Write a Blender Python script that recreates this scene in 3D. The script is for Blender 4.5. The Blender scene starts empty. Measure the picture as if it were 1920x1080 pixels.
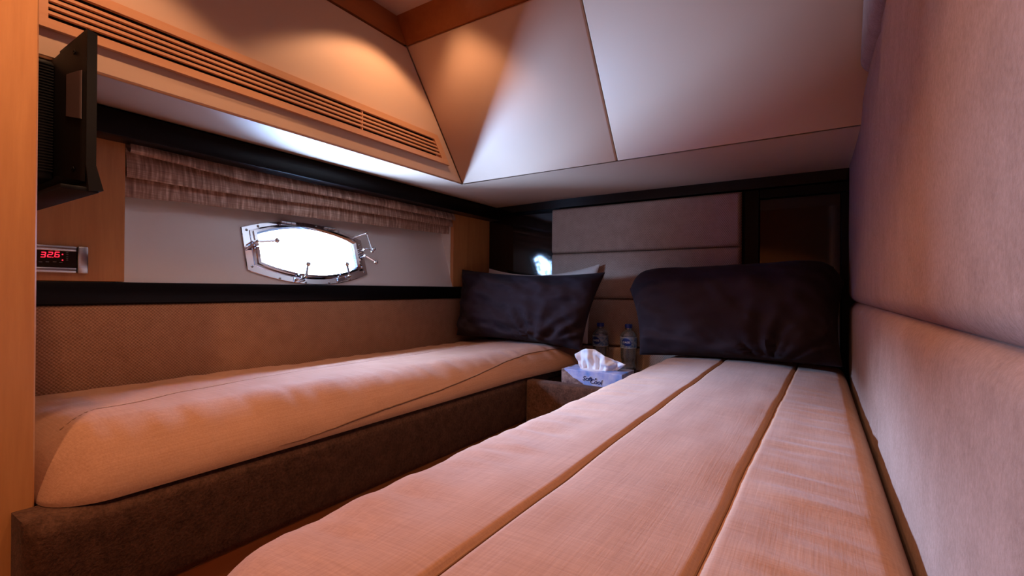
import bpy, bmesh, math, random
from mathutils import Vector, Matrix, noise

# ------------------------------------------------------------------ camera
ZC = 0.95                      # camera height above the cabin floor
FPX = 886.73                   # focal length in pixels of the 1920 px wide frame
YAW, PIT, ROL = (math.radians(a) for a in (32.804, 0.199, 0.376))
_fw = Vector((-math.sin(YAW)*math.cos(PIT), math.cos(YAW)*math.cos(PIT), math.sin(PIT)))
_ri = Vector((math.cos(YAW), math.sin(YAW), 0))
_up = _ri.cross(_fw)
RGT = _ri*math.cos(ROL) + _up*math.sin(ROL)
UPV = -_ri*math.sin(ROL) + _up*math.cos(ROL)
FWD = _fw
scene = bpy.context.scene
COL = scene.collection
cd = bpy.data.cameras.new('camera')
cd.sensor_width = 36.0
cd.lens = 36.0*FPX/1920.0
cd.clip_start = 0.01
cam = bpy.data.objects.new('camera', cd)
cam.matrix_world = Matrix(((RGT.x, UPV.x, -FWD.x, 0), (RGT.y, UPV.y, -FWD.y, 0), (RGT.z, UPV.z, -FWD.z, ZC), (0, 0, 0, 1)))
COL.objects.link(cam)
scene.camera = cam

# ------------------------------------------------------------------ colour management, sky
vs = scene.view_settings
vs.view_transform = 'Standard'
vs.look = 'None'
vs.exposure = -0.10
vs.gamma = 1.0
vs.use_curve_mapping = False
scene.cycles.use_denoising = True
scene.cycles.max_bounces = 8
scene.cycles.diffuse_bounces = 5
scene.cycles.transparent_max_bounces = 12
scene.cycles.caustics_reflective = False
scene.cycles.caustics_refractive = False
scene.cycles.sample_clamp_indirect = 6.0

SKY_STRENGTH = 1550.0
world = bpy.data.worlds.new('daylight')
scene.world = world
world.use_nodes = True
wn = world.node_tree.nodes
bgn = wn['Background']
# overcast sky, brightening from the horizon to the zenith by the usual (1 + 2 sin e)/3, over a darker sea
_tc = wn.new('ShaderNodeTexCoord'); _sx = wn.new('ShaderNodeSeparateXYZ'); _rp = wn.new('ShaderNodeValToRGB')
world.node_tree.links.new(_tc.outputs['Generated'], _sx.inputs[0])
_mr = wn.new('ShaderNodeMapRange'); _mr.inputs[1].default_value = -1; _mr.inputs[2].default_value = 1
world.node_tree.links.new(_sx.outputs[2], _mr.inputs[0])
world.node_tree.links.new(_mr.outputs[0], _rp.inputs[0])
SKYC = (0.34, 0.57, 1.0)
_el = _rp.color_ramp.elements
_el.new(0.5)
for _e, (_p, _k) in zip(_el, ((0.49, 0.155), (0.502, 0.335), (1.0, 1.0))):
    _e.position = _p; _e.color = tuple(c*_k for c in SKYC)+(1,)
world.node_tree.links.new(_rp.outputs[0], bgn.inputs[0])
bgn.inputs[1].default_value = SKY_STRENGTH

# ------------------------------------------------------------------ helpers
LOC = {}

def W(x, y, ax, v):
    """pixel of the 1920x1080 frame -> point (height relative to the camera) on the plane ax = v"""
    d = FWD*FPX + RGT*(x-960) + UPV*(540-y)
    return d*(v/d['XYZ'.index(ax)])

def link(o, parent=None):
    COL.objects.link(o)
    if parent is not None:
        o.parent = parent
    return o

def tag(o, label=None, cat=None, group=None, kind=None):
    if label: o['label'] = label
    if cat: o['category'] = cat
    if group: o['group'] = group
    if kind: o['kind'] = kind
    return o

def empty(name, loc, label=None, cat=None, group=None, kind=None):
    o = bpy.data.objects.new(name, None)
    o.empty_display_size = 0.05
    w = Vector((loc[0], loc[1], loc[2]+ZC))
    o.location = w
    COL.objects.link(o)
    LOC[o.name] = w
    return tag(o, label, cat, group, kind)

class G:
    """geometry collector, coordinates relative to the camera height"""
    def __init__(s):
        s.bm = bmesh.new()
    def box(s, x0, x1, y0, y1, z0, z1, bev=0.0, seg=2):
        m = Matrix.Translation(((x0+x1)/2, (y0+y1)/2, (z0+z1)/2)) @ Matrix.Diagonal((x1-x0, y1-y0, z1-z0, 1))
        t = bmesh.new()
        bmesh.ops.create_cube(t, size=1.0, matrix=m)
        if bev > 0:
            bmesh.ops.bevel(t, geom=t.edges[:], offset=bev, segments=seg, profile=0.5, affect='EDGES')
        s.merge(t)
        return s
    def merge(s, t):
        me = bpy.data.meshes.new('tmp')
        t.to_mesh(me); t.free()
        s.bm.from_mesh(me)
        bpy.data.meshes.remove(me)
    def hexa(s, p):
        """eight corners: bottom four in order, top four in order"""
        v = [s.bm.verts.new(q) for q in p]
        for f in ((3, 2, 1, 0), (4, 5, 6, 7), (0, 1, 5, 4), (1, 2, 6, 5), (2, 3, 7, 6), (3, 0, 4, 7)):
            s.bm.faces.new([v[i] for i in f])
        return s
    def poly(s, pts):
        s.bm.faces.new([s.bm.verts.new(p) for p in pts])
        return s
    def prism(s, pts, d):
        """planar polygon pts extruded by the vector d"""
        d = Vector(d)
        a = [s.bm.verts.new(p) for p in pts]
        b = [s.bm.verts.new(Vector(p)+d) for p in pts]
        n = len(pts)
        s.bm.faces.new(a[::-1]); s.bm.faces.new(b)
        for i in range(n):
            s.bm.faces.new((a[i], a[(i+1) % n], b[(i+1) % n], b[i]))
        return s
    def grid(s, fn, nu, nv, cu=False):
        r = [[s.bm.verts.new(fn(i/(nu if cu else nu-1), j/(nv-1))) for j in range(nv)] for i in range(nu)]
        for i in range(nu if cu else nu-1):
            for j in range(nv-1):
                k = (i+1) % nu
                s.bm.faces.new((r[i][j], r[k][j], r[k][j+1], r[i][j+1]))
        return r
    def lathe(s, prof, c, n=24, axis=Vector((0, 0, 1)), cap=True):
        axis = Vector(axis).normalized()
        a = axis.orthogonal().normalized(); b = axis.cross(a)
        c = Vector(c)
        r = s.grid(lambda u, v: c + axis*prof[round(v*(len(prof)-1))][1] + (a*math.cos(2*math.pi*u)+b*math.sin(2*math.pi*u))*prof[round(v*(len(prof)-1))][0], n, len(prof), True)
        if cap:
            if prof[0][0] > 1e-6: s.bm.faces.new([r[i][0] for i in range(n)][::-1])
            if prof[-1][0] > 1e-6: s.bm.faces.new([r[i][-1] for i in range(n)])
        return s
    def tube(s, pts, rad, n=10):
        pts = [Vector(p) for p in pts]
        rs = rad if isinstance(rad, (list, tuple)) else [rad]*len(pts)
        rings = []
        ref = None
        for i, p in enumerate(pts):
            t = (pts[min(i+1, len(pts)-1)]-pts[max(i-1, 0)]).normalized()
            if ref is None: ref = t.orthogonal().normalized()
            a = (ref - t*ref.dot(t)).normalized(); b = t.cross(a); ref = a
            rings.append([s.bm.verts.new(p+(a*math.cos(2*math.pi*k/n)+b*math.sin(2*math.pi*k/n))*rs[i]) for k in range(n)])
        for i in range(len(rings)-1):
            for k in range(n):
                s.bm.faces.new((rings[i][k], rings[i][(k+1) % n], rings[i+1][(k+1) % n], rings[i+1][k]))
        s.bm.faces.new(rings[0][::-1]); s.bm.faces.new(rings[-1])
        return s
    def ball(s, c, r, seg=12):
        t = bmesh.new()
        bmesh.ops.create_uvsphere(t, u_segments=seg, v_segments=max(6, seg//2+2), radius=r, matrix=Matrix.Translation(c))
        s.merge(t)
        return s
    def build(s, name, mat, parent=None, label=None, cat=None, group=None, kind=None, sharp=35, recalc=True):
        bm = s.bm
        if recalc: bmesh.ops.recalc_face_normals(bm, faces=bm.faces[:])
        me = bpy.data.meshes.new(name)
        if parent is not None:
            org = LOC[parent.name].copy()
        else:
            xs = [v.co for v in bm.verts]
            org = Vector(((min(v.x for v in xs)+max(v.x for v in xs))/2, (min(v.y for v in xs)+max(v.y for v in xs))/2, min(v.z for v in xs)+ZC))
        for v in bm.verts:
            v.co = v.co + Vector((0, 0, ZC)) - org
        bm.to_mesh(me); bm.free()
        me.polygons.foreach_set('use_smooth', [True]*len(me.polygons))
        me.set_sharp_from_angle(angle=math.radians(sharp))
        o = bpy.data.objects.new(name, me)
        if mat: me.materials.append(mat)
        if parent is None:
            o.location = org
        link(o, parent)
        LOC[o.name] = org
        return tag(o, label, cat, group, kind)

def sm(x): 
    x = max(0.0, min(1.0, x)); return x*x*(3-2*x)

def lerp(a, b, t): return a+(b-a)*t

def pl(tab, x):
    """piecewise linear table"""
    if x <= tab[0][0]: return tab[0][1]
    for (a, b), (c, d) in zip(tab, tab[1:]):
        if x <= c: return b+(d-b)*(x-a)/(c-a)
    return tab[-1][1]

def nz(x, y, z=0.0): return noise.noise(Vector((x, y, z)))

def edge_samples(L, r, n_edge, n_mid):
    e = [r*(1-math.cos(math.pi/2*i/n_edge)) for i in range(n_edge)]
    m = [r+(L-2*r)*i/n_mid for i in range(n_mid+1)]
    return e+m+[L-x for x in e[::-1]]

def pad(g, o, u, v, n, Wd, Ht, T, r, mu=12, mv=12, puff=0.0, fn=None, ne=6, side=0.0):
    """upholstered slab: rectangle Wd x Ht at o along u, v; rounded edges rising T along n; straight flanks of depth side"""
    o, u, v, n = Vector(o), Vector(u), Vector(v), Vector(n)
    us, vs_ = edge_samples(Wd, r, ne, mu), edge_samples(Ht, r, ne, mv)
    def prof(d): 
        k = max(0.0, 1-d/r); return math.sqrt(max(0.0, 1-k*k))
    def p(i, j):
        a, b = us[i], vs_[j]
        h = (T-side)*prof(min(a, Wd-a))*prof(min(b, Ht-b))+side
        h += puff*math.sin(math.pi*a/Wd)**.5*math.sin(math.pi*b/Ht)**.5 if 0 < a < Wd and 0 < b < Ht else 0
        if fn: h += fn(a, b)*prof(min(a, Wd-a))*prof(min(b, Ht-b))
        return o+u*a+v*b+n*h
    R = [[g.bm.verts.new(p(i, j)) for j in range(len(vs_))] for i in range(len(us))]
    for i in range(len(us)-1):
        for j in range(len(vs_)-1):
            g.bm.faces.new((R[i][j], R[i+1][j], R[i+1][j+1], R[i][j+1]))
    ring = [R[i][0] for i in range(len(us))]+[R[-1][j] for j in range(1, len(vs_))]+[R[i][-1] for i in range(len(us)-2, -1, -1)]+[R[0][j] for j in range(len(vs_)-2, 0, -1)]
    if side > 0:
        low = [g.bm.verts.new(q.co-n*side) for q in ring]
        for i in range(len(ring)):
            k = (i+1) % len(ring)
            g.bm.faces.new((ring[k], ring[i], low[i], low[k]))
        ring = low
    g.bm.faces.new(ring[::-1])
    return g

# ------------------------------------------------------------------ materials
def new_mat(name):
    m = bpy.data.materials.new(name); m.use_nodes = True
    nt = m.node_tree
    return m, nt, nt.nodes['Principled BSDF'], nt.nodes.new, nt.links.new

def rgba(c): return (c[0], c[1], c[2], 1)

def plain(name, col, rough=0.5, metal=0.0, spec=0.5, coat=0.0, emit=None, es=0.0, sheen=0.0):
    m, nt, b, N, L = new_mat(name)
    b.inputs['Base Color'].default_value = rgba(col)
    b.inputs['Roughness'].default_value = rough
    b.inputs['Metallic'].default_value = metal
    b.inputs['Specular IOR Level'].default_value = spec
    b.inputs['Coat Weight'].default_value = coat
    b.inputs['Coat Roughness'].default_value = 0.03
    b.inputs['Sheen Weight'].default_value = sheen
    if emit:
        b.inputs['Emission Color'].default_value = rgba(emit)
        b.inputs['Emission Strength'].default_value = es
    return m

def coords(nt, scale=(1, 1, 1), rot=(0, 0, 0)):
    t = nt.nodes.new('ShaderNodeTexCoord'); mp = nt.nodes.new('ShaderNodeMapping')
    mp.inputs['Scale'].default_value = scale
    mp.inputs['Rotation'].default_value = rot
    nt.links.new(t.outputs['Object'], mp.inputs['Vector'])
    return mp.outputs[0]

def noise_node(nt, vec, scale, detail=3, rough=0.5, dist=0.0):
    n = nt.nodes.new('ShaderNodeTexNoise')
    n.inputs['Scale'].default_value = scale; n.inputs['Detail'].default_value = detail
    n.inputs['Roughness'].default_value = rough; n.inputs['Distortion'].default_value = dist
    nt.links.new(vec, n.inputs['Vector'])
    return n.outputs[0]

def mathn(nt, op, a, b=None, c=None):
    n = nt.nodes.new('ShaderNodeMath'); n.operation = op
    for i, x in enumerate((a, b, c)):
        if x is None: continue
        if isinstance(x, (int, float)): n.inputs[i].default_value = x
        else: nt.links.new(x, n.inputs[i])
    return n.outputs[0]

def ramp(nt, fac, stops):
    r = nt.nodes.new('ShaderNodeValToRGB')
    e = r.color_ramp.elements
    while len(e) < len(stops): e.new(0.5)
    for k, (p, c) in zip(e, stops):
        k.position = p; k.color = rgba(c)
    nt.links.new(fac, r.inputs[0])
    return r.outputs[0]

def bump(nt, b, h, strength, dist):
    n = nt.nodes.new('ShaderNodeBump')
    n.inputs['Strength'].default_value = strength; n.inputs['Distance'].default_value = dist
    nt.links.new(h, n.inputs['Height'])
    nt.links.new(n.outputs[0], b.inputs['Normal'])

def wood(name, dark, light, axis='Z', scale=1.0, rough=0.35, coat=0.15):
    m, nt, b, N, L = new_mat(name)
    k = 9*scale
    s = {'Z': (k*3, k*3, k*.22), 'Y': (k*3, k*.22, k*3), 'X': (k*.22, k*3, k*3)}[axis]
    v = coords(nt, s)
    n1 = noise_node(nt, v, 1.0, 5, 0.6, 0.6)
    n2 = noise_node(nt, v, 7.0, 3, 0.6)
    f = mathn(nt, 'ADD', mathn(nt, 'MULTIPLY', n1, 0.75), mathn(nt, 'MULTIPLY', n2, 0.25))
    L(ramp(nt, f, [(0.28, dark), (0.72, light)]), b.inputs['Base Color'])
    b.inputs['Roughness'].default_value = rough
    b.inputs['Coat Weight'].default_value = coat
    b.inputs['Coat Roughness'].default_value = 0.15
    bump(nt, b, n2, 0.05, 0.001)
    return m

def weave(name, dark, light, axes, period=0.0042, rib=0.5, bstr=0.5, rough=0.9, speck=0.35):
    """woven upholstery: two thread directions in the plane axes"""
    m, nt, b, N, L = new_mat(name)
    v = coords(nt)
    sp = N('ShaderNodeSeparateXYZ'); L(v, sp.inputs[0])
    w = 2*math.pi/period
    ax = {'X': 0, 'Y': 1, 'Z': 2}
    a = mathn(nt, 'SINE', mathn(nt, 'MULTIPLY', sp.outputs[ax[axes[0]]], w))
    c = mathn(nt, 'SINE', mathn(nt, 'MULTIPLY', sp.outputs[ax[axes[1]]], w*rib*2))
    wv = mathn(nt, 'MULTIPLY', a, c)
    sp1 = noise_node(nt, v, 420, 2, 0.7)
    sp2 = noise_node(nt, v, 26, 3, 0.6)
    h = mathn(nt, 'ADD', mathn(nt, 'MULTIPLY_ADD', wv, 0.22, 0.5), mathn(nt, 'MULTIPLY_ADD', sp1, speck, -speck/2))
    f = mathn(nt, 'ADD', h, mathn(nt, 'MULTIPLY_ADD', sp2, 0.3, -0.15))
    L(ramp(nt, f, [(0.22, dark), (0.78, light)]), b.inputs['Base Color'])
    b.inputs['Roughness'].default_value = rough
    b.inputs['Specular IOR Level'].default_value = 0.15
    bump(nt, b, h, bstr, 0.002)
    return m

def nap(name, dark, light, scale=320, bstr=0.4, sheen=0.2, blotch=14):
    m, nt, b, N, L = new_mat(name)
    v = coords(nt)
    n1 = noise_node(nt, v, scale, 3, 0.7)
    n2 = noise_node(nt, v, blotch, 3, 0.55)
    f = mathn(nt, 'ADD', mathn(nt, 'MULTIPLY', n1, 0.6), mathn(nt, 'MULTIPLY', n2, 0.4))
    L(ramp(nt, f, [(0.3, dark), (0.7, light)]), b.inputs['Base Color'])
    b.inputs['Roughness'].default_value = 0.95
    b.inputs['Specular IOR Level'].default_value = 0.1
    b.inputs['Sheen Weight'].default_value = sheen
    bump(nt, b, n1, bstr, 0.0015)
    return m

def linen(name, dark, light):
    m, nt, b, N, L = new_mat(name)
    v1 = coords(nt, (9, 420, 420)); v2 = coords(nt, (420, 9, 420)); v3 = coords(nt)
    n1 = noise_node(nt, v1, 1.0, 2, 0.6); n2 = noise_node(nt, v2, 1.0, 2, 0.6); n3 = noise_node(nt, v3, 9, 3, 0.6)
    h = mathn(nt, 'ADD', mathn(nt, 'MULTIPLY', n1, 0.5), mathn(nt, 'MULTIPLY', n2, 0.5))
    f = mathn(nt, 'ADD', mathn(nt, 'MULTIPLY', h, 0.75), mathn(nt, 'MULTIPLY', n3, 0.25))
    L(ramp(nt, f, [(0.3, dark), (0.7, light)]), b.inputs['Base Color'])
    b.inputs['Roughness'].default_value = 0.9
    b.inputs['Specular IOR Level'].default_value = 0.15
    b.inputs['Sheen Weight'].default_value = 0.1
    bump(nt, b, h, 0.3, 0.0012)
    return m

def hide(name, col, rough=0.55):
    """fine grained leather cloth of the headliner"""
    m, nt, b, N, L = new_mat(name)
    v = coords(nt)
    n1 = noise_node(nt, v, 520, 2, 0.6)
    n2 = noise_node(nt, v, 5, 2, 0.5)
    L(ramp(nt, n2, [(0.2, [c*0.96 for c in col]), (0.8, col)]), b.inputs['Base Color'])
    b.inputs['Roughness'].default_value = rough
    b.inputs['Specular IOR Level'].default_value = 0.35
    bump(nt, b, n1, 0.08, 0.0008)
    return m

M = {}
M['hide'] = hide('cream headliner', (0.60, 0.415, 0.30))
M['liner'] = hide('white hull liner', (0.93, 0.91, 0.87), 0.3)
M['wood'] = wood('cherry veneer upright', (0.50, 0.205, 0.065), (0.68, 0.32, 0.115), 'Z')
M['wood_y'] = wood('cherry veneer along', (0.40, 0.155, 0.045), (0.54, 0.24, 0.08), 'Y')
M['wood_x'] = wood('cherry veneer across', (0.40, 0.155, 0.045), (0.54, 0.24, 0.08), 'X')
M['trim'] = wood('red cherry trim', (0.30, 0.085, 0.02), (0.40, 0.13, 0.035), 'Y', 0.8, 0.4, 0.05)
M['maple'] = wood('pale maple', (0.58, 0.28, 0.135), (0.68, 0.36, 0.185), 'Y', 0.7, 0.3, 0.3)
M['dark'] = plain('dark lacquered wenge', (0.010, 0.005, 0.004), 0.06, 0, 0.55)
M['darkmatte'] = plain('dark stained wood', (0.004, 0.0028, 0.0032), 0.35, 0, 0.18)
M['black'] = plain('black cavity', (0.006, 0.004, 0.003), 0.9, 0, 0.1)
M['weave_side'] = weave('tan basket weave', (0.23, 0.11, 0.062), (0.50, 0.27, 0.165), 'YZ', 0.0080, 0.5, 1.0, 0.9, 0.6)
M['weave_head'] = weave('tan ribbed weave', (0.24, 0.155, 0.115), (0.56, 0.40, 0.31), 'XZ', 0.0075, 0.35, 0.6, 0.9, 0.5)
M['suede'] = nap('rose beige suede', (0.21, 0.118, 0.086), (0.34, 0.203, 0.155), 190, 0.5, 0.04, 22)
M['boxcloth'] = nap('brown bouclé', (0.034, 0.014, 0.008), (0.14, 0.066, 0.040), 190, 1.0, 0.05, 45)
M['linen'] = linen('beige linen', (0.335, 0.165, 0.100), (0.49, 0.268, 0.172))
M['linen_pipe'] = plain('linen piping with seam shade', (0.22, 0.115, 0.068), 0.9, 0, 0.1)  # cord colour darkened to carry the shade along the seams
M['cream'] = linen('cream cotton', (0.62, 0.50, 0.42), (0.74, 0.62, 0.53))
M['satin'] = plain('dark aubergine sateen', (0.026, 0.0145, 0.0185), 0.75, 0, 0.12, 0, None, 0, 0.04)
M['chrome'] = plain('polished steel', (0.80, 0.80, 0.82), 0.06, 1.0)
M['satin_metal'] = plain('satin steel', (0.55, 0.53, 0.52), 0.22, 1.0)
M['plastic'] = plain('black plastic', (0.005, 0.004, 0.004), 0.55, 0, 0.2)
M['display'] = plain('black display glass', (0.004, 0.003, 0.003), 0.08, 0, 0.5)
M['red'] = plain('red light emitting segments', (0.5, 0.0, 0.01), 0.4, 0, 0.3, 0, (1.0, 0.02, 0.05), 2.2)
M['grey_print'] = plain('grey print', (0.16, 0.15, 0.15), 0.6)
M['sticker'] = plain('grey sticker', (0.13, 0.10, 0.105), 0.85, 0, 0.1)
M['paper'] = plain('white tissue paper', (0.80, 0.80, 0.84), 0.9, 0, 0.1)
M['blue_cap'] = plain('blue plastic cap', (0.012, 0.03, 0.24), 0.35)
M['blue_logo'] = plain('deep blue print', (0.008, 0.04, 0.26), 0.4)
M['white_print'] = plain('white print', (0.78, 0.82, 0.9), 0.5)
M['navy'] = plain('navy print', (0.01, 0.02, 0.14), 0.5)
M['glow'] = plain('lamp lens', (0.9, 0.8, 0.6), 0.4, 0, 0.3, 0, (1.0, 0.62, 0.34), 6.0)

def glassy(name, tint, spec_mix, ior=1.5, glint_mix=0.0):
    """thin clear sheet: lets light straight through, mirrors by its angle"""
    m = bpy.data.materials.new(name); m.use_nodes = True
    nt = m.node_tree; nt.nodes.remove(nt.nodes['Principled BSDF'])
    out = nt.nodes['Material Output']
    t = nt.nodes.new('ShaderNodeBsdfTransparent'); t.inputs[0].default_value = rgba(tint)
    g = nt.nodes.new('ShaderNodeBsdfGlossy'); g.inputs['Roughness'].default_value = 0.02
    f = nt.nodes.new('ShaderNodeFresnel'); f.inputs[0].default_value = ior
    x = nt.nodes.new('ShaderNodeMixShader')
    k = mathn(nt, 'MULTIPLY', f.outputs[0], spec_mix)
    nt.links.new(k, x.inputs[0]); nt.links.new(t.outputs[0], x.inputs[1]); nt.links.new(g.outputs[0], x.inputs[2])
    res = x.outputs[0]
    if glint_mix:
        df = nt.nodes.new('ShaderNodeBsdfDiffuse'); df.inputs[0].default_value = (0.85, 0.9, 1, 1)
        y = nt.nodes.new('ShaderNodeMixShader'); y.inputs[0].default_value = glint_mix
        nt.links.new(res, y.inputs[1]); nt.links.new(df.outputs[0], y.inputs[2]); res = y.outputs[0]
    nt.links.new(res, out.inputs[0])
    return m
M['pane'] = glassy('porthole glass', (0.97, 0.98, 1.0), 0.8)
M['pet'] = glassy('clear bottle plastic', (0.90, 0.93, 0.97), 3.0, 1.5, 0.11)  # pale diffuse share added in place of refracted glints
M['water'] = glassy('clear water', (0.90, 0.94, 0.98), 1.0, 1.33)
def film():
    m = glassy('blue label film', (0.55, 0.68, 0.92), 1.0)
    nt = m.node_tree
    out = nt.nodes['Material Output']
    src = out.inputs[0].links[0].from_socket
    d = nt.nodes.new('ShaderNodeBsdfDiffuse')
    v = coords(nt, (1, 1, 1))
    n = noise_node(nt, v, 90, 2, 0.6)
    nt.links.new(ramp(nt, n, [(0.35, (0.16, 0.32, 0.70)), (0.6, (0.62, 0.74, 0.92))]), d.inputs[0])
    x = nt.nodes.new('ShaderNodeMixShader'); x.inputs[0].default_value = 0.55
    nt.links.new(src, x.inputs[1]); nt.links.new(d.outputs[0], x.inputs[2])
    nt.links.new(x.outputs[0], out.inputs[0])
    return m
M['film'] = film()
def carton():
    """printed card: pale blue sky with a brown hillside"""
    m, nt, b, N, L = new_mat('printed tissue carton')
    v = coords(nt)
    sp = N('ShaderNodeSeparateXYZ'); L(v, sp.inputs[0])
    n1 = noise_node(nt, v, 22, 3, 0.6)
    sky = ramp(nt, n1, [(0.35, (0.12, 0.30, 0.72)), (0.52, (0.40, 0.46, 0.80)), (0.7, (0.62, 0.64, 0.86))])
    n2 = noise_node(nt, v, 45, 3, 0.6)
    hill = ramp(nt, n2, [(0.35, (0.10, 0.05, 0.05)), (0.65, (0.42, 0.29, 0.24))])
    # hillside: below a line falling to the right (object origin at the box base, centre)
    e = mathn(nt, 'ADD', mathn(nt, 'MULTIPLY', sp.outputs[0], 0.62), sp.outputs[2])
    e = mathn(nt, 'ADD', e, mathn(nt, 'MULTIPLY_ADD', n1, 0.03, -0.015))
    mk_ = mathn(nt, 'GREATER_THAN', -0.005, e)
    x = N('ShaderNodeMix'); x.data_type = 'RGBA'
    L(mk_, x.inputs[0]); L(sky, x.inputs[6]); L(hill, x.inputs[7])
    L(x.outputs[2], b.inputs['Base Color'])
    b.inputs['Roughness'].default_value = 0.35
    return m
M['carton'] = carton()
def blindcloth():
    m, nt, b, N, L = new_mat('taupe slub blind cloth')
    v = coords(nt)
    sp = N('ShaderNodeSeparateXYZ'); L(v, sp.inputs[0])
    n0 = noise_node(nt, coords(nt, (1, 60, 6)), 1.0, 3, 0.7)
    st = noise_node(nt, coords(nt, (1, 130, 14)), 1.0, 2, 0.5)
    n1 = noise_node(nt, coords(nt, (30, 12, 500)), 1.0, 3, 0.6)
    f = mathn(nt, 'ADD', mathn(nt, 'MULTIPLY', st, 0.65), mathn(nt, 'MULTIPLY', n1, 0.35))
    L(ramp(nt, f, [(0.34, (0.20, 0.10, 0.065)), (0.52, (0.42, 0.25, 0.175)), (0.68, (0.78, 0.58, 0.46))]), b.inputs['Base Color'])
    b.inputs['Roughness'].default_value = 0.55
    b.inputs['Sheen Weight'].default_value = 0.3
    bump(nt, b, f, 0.3, 0.002)
    return m
M['blind'] = blindcloth()

# ------------------------------------------------------------------ main dimensions (heights relative to the camera)
XL = -1.45      # face of the hull side panelling
YF = 2.03       # face of the bulkhead behind the pillows
XR = 0.13       # board behind the cushions on the other side
YB = -0.90      # closing wall behind the camera
ZFL = -ZC       # floor
ZLO = 0.40      # lower edge of the raised ceiling well
ZUP = 0.80      # lower edge of the cherry trim
ZCE = 0.895     # flat ceiling
XW = -1.139     # well, hull side face
SL = -0.746     # lean of the well face above the pillows, dY/dZ
YW = 1.412      # its lower edge
RY0, RY1 = 0.467, 1.733    # porthole recess
RZ0, RZ1 = 0.012, 0.385
HM = 0.30       # outward lean of the hull liner
def hx(z): return -1.453-HM*(z-0.012)
def ywell(z): return YW+SL*(z-ZLO)

# lamps: warm halogen downlights recessed in the ceiling (the spots themselves are made with their fittings)
WARM = (1.0, 0.535, 0.285)
DOWNLIGHTS = [((-0.92, 0.97), 11.5), ((-0.80, 0.24), 15.0), ((-0.30, 0.46), 7.5), ((-0.48, -0.18), 28.0)]  # the second is an unseen lamp added to warm the hull-side well face

# daylight enters only through the porthole: a portal guides the sky sampling there
pd = bpy.data.lights.new('porthole_daylight_portal', 'AREA')
pd.shape = 'RECTANGLE'; pd.size = 0.46; pd.size_y = 0.24
pd.cycles.is_portal = True
po = bpy.data.objects.new('porthole_daylight_portal', pd)
COL.objects.link(po)
_tv = Vector((-HM, 0, 1)).normalized()   # up along the liner
_in = Vector((0, 1, 0)).cross(_tv).normalized()
if _in.x < 0: _in = -_in                 # inward normal of the liner
PHC = Vector((hx(0.012+0.113*_tv.z), 1.005, 0.012+0.113*_tv.z))   # porthole centre on the liner
zax = -_in
xax = Vector((0, 1, 0)); yax = zax.cross(xax)
pp = PHC-_in*0.06
po.matrix_world = Matrix(((xax.x, yax.x, zax.x, pp.x), (xax.y, yax.y, zax.y, pp.y), (xax.z, yax.z, zax.z, pp.z+ZC), (0, 0, 0, 1)))

# ------------------------------------------------------------------ room shell
fl = empty('floor', (-0.6, 0.5, ZFL), 'cherry plank floor of the cabin', 'floor', None, 'structure')
G().box(-1.62, 0.25, YB-.06, 2.12, ZFL-0.05, ZFL-0.012).build('subfloor', M['darkmatte'], fl)
for i in range(16):
    x0 = -1.46+i*0.1
    G().box(x0+.001, x0+.099, YB, YF, ZFL-0.012, ZFL, 0.0015, 1).build('plank', M['wood_y'], fl)

ce = empty('ceiling', (-0.5, 0.1, ZCE), 'cream flat ceiling above raised well', 'ceiling', None, 'structure')
G().box(-1.62, 0.25, YB-.06, 2.12, ZCE, ZCE+0.06).build('ceiling_panel', M['hide'], ce)
# well faces
g = G(); pad(g, (XW-0.012, YB, ZLO+0.002), (0, 1, 0), (0, 0, 1), (1, 0, 0), YW-YB-0.002, ZUP-ZLO-0.004, 0.012, 0.004, 2, 2, ne=3)
# trim the end to the leaning corner
for v in g.bm.verts:
    lim = ywell(v.co.z)-0.001
    if v.co.y > 0.9: v.co.y = min(v.co.y, lim)
g.build('headliner_panel', M['hide'], ce)
nrm = Vector((0, -1, SL)).normalized()
vv = Vector((0, SL, 1)); vlen = vv.length*(ZUP-ZLO); vv.normalize()
XS0, XS1 = XW, 0.12
xs = -0.524
for a, b in ((XS0+.001, xs-.0008), (xs+.0008, XS1)):
    g = G(); pad(g, Vector((a, YW, ZLO))-nrm*0.012+vv*0.0005, (1, 0, 0), vv, nrm, b-a, vlen-.003, 0.012, 0.0045, 2, 2, ne=4)
    g.build('headliner_panel', M['hide'], ce)
# dark joint behind the seams
G().hexa([Vector((XW-.02, YW, ZLO))-nrm*.012, Vector((XS1, YW, ZLO))-nrm*.012, Vector((XS1, YW+.03, ZLO))-nrm*.012, Vector((XW-.02, YW+.03, ZLO))-nrm*.012] +
         [Vector((XW-.02, ywell(ZUP), ZUP))-nrm*.012, Vector((XS1, ywell(ZUP), ZUP))-nrm*.012, Vector((XS1, ywell(ZUP)+.03, ZUP))-nrm*.012, Vector((XW-.02, ywell(ZUP)+.03, ZUP))-nrm*.012]).build('backing_board', M['hide'], ce)
# soffits between the well and the side rails
ZRT = 0.412    # top of rail on the hull side
g = G()
def soff_side(u, v):
    y = lerp(YB, YF-0.001, u)
    yl = y if v == 0 else y
    x = lerp(-1.40, XW, v); z = lerp(ZRT+0.012, ZLO, v)-0.006*math.sin(math.pi*v)
    ymax = lerp(YF, YW, v)
    return Vector((x, lerp(YB, ymax, u), z))
g.grid(soff_side, 24, 9)
g.build('soffit_panel', M['hide'], ce)
g = G()
def soff_far(u, v):
    y = lerp(YF, YW, v); xmin = lerp(-1.40, XW, v)
    z = lerp(0.432, ZLO+.001, v)-0.004*math.sin(math.pi*v)
    zl = lerp(ZRT+0.012, ZLO, v)-0.006*math.sin(math.pi*v)
    k = sm(u*3)
    return Vector((lerp(xmin, XS1, u), y, lerp(zl, z, k)))
g.grid(soff_far, 24, 9)
g.build('soffit_panel', M['hide'], ce)
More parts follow.
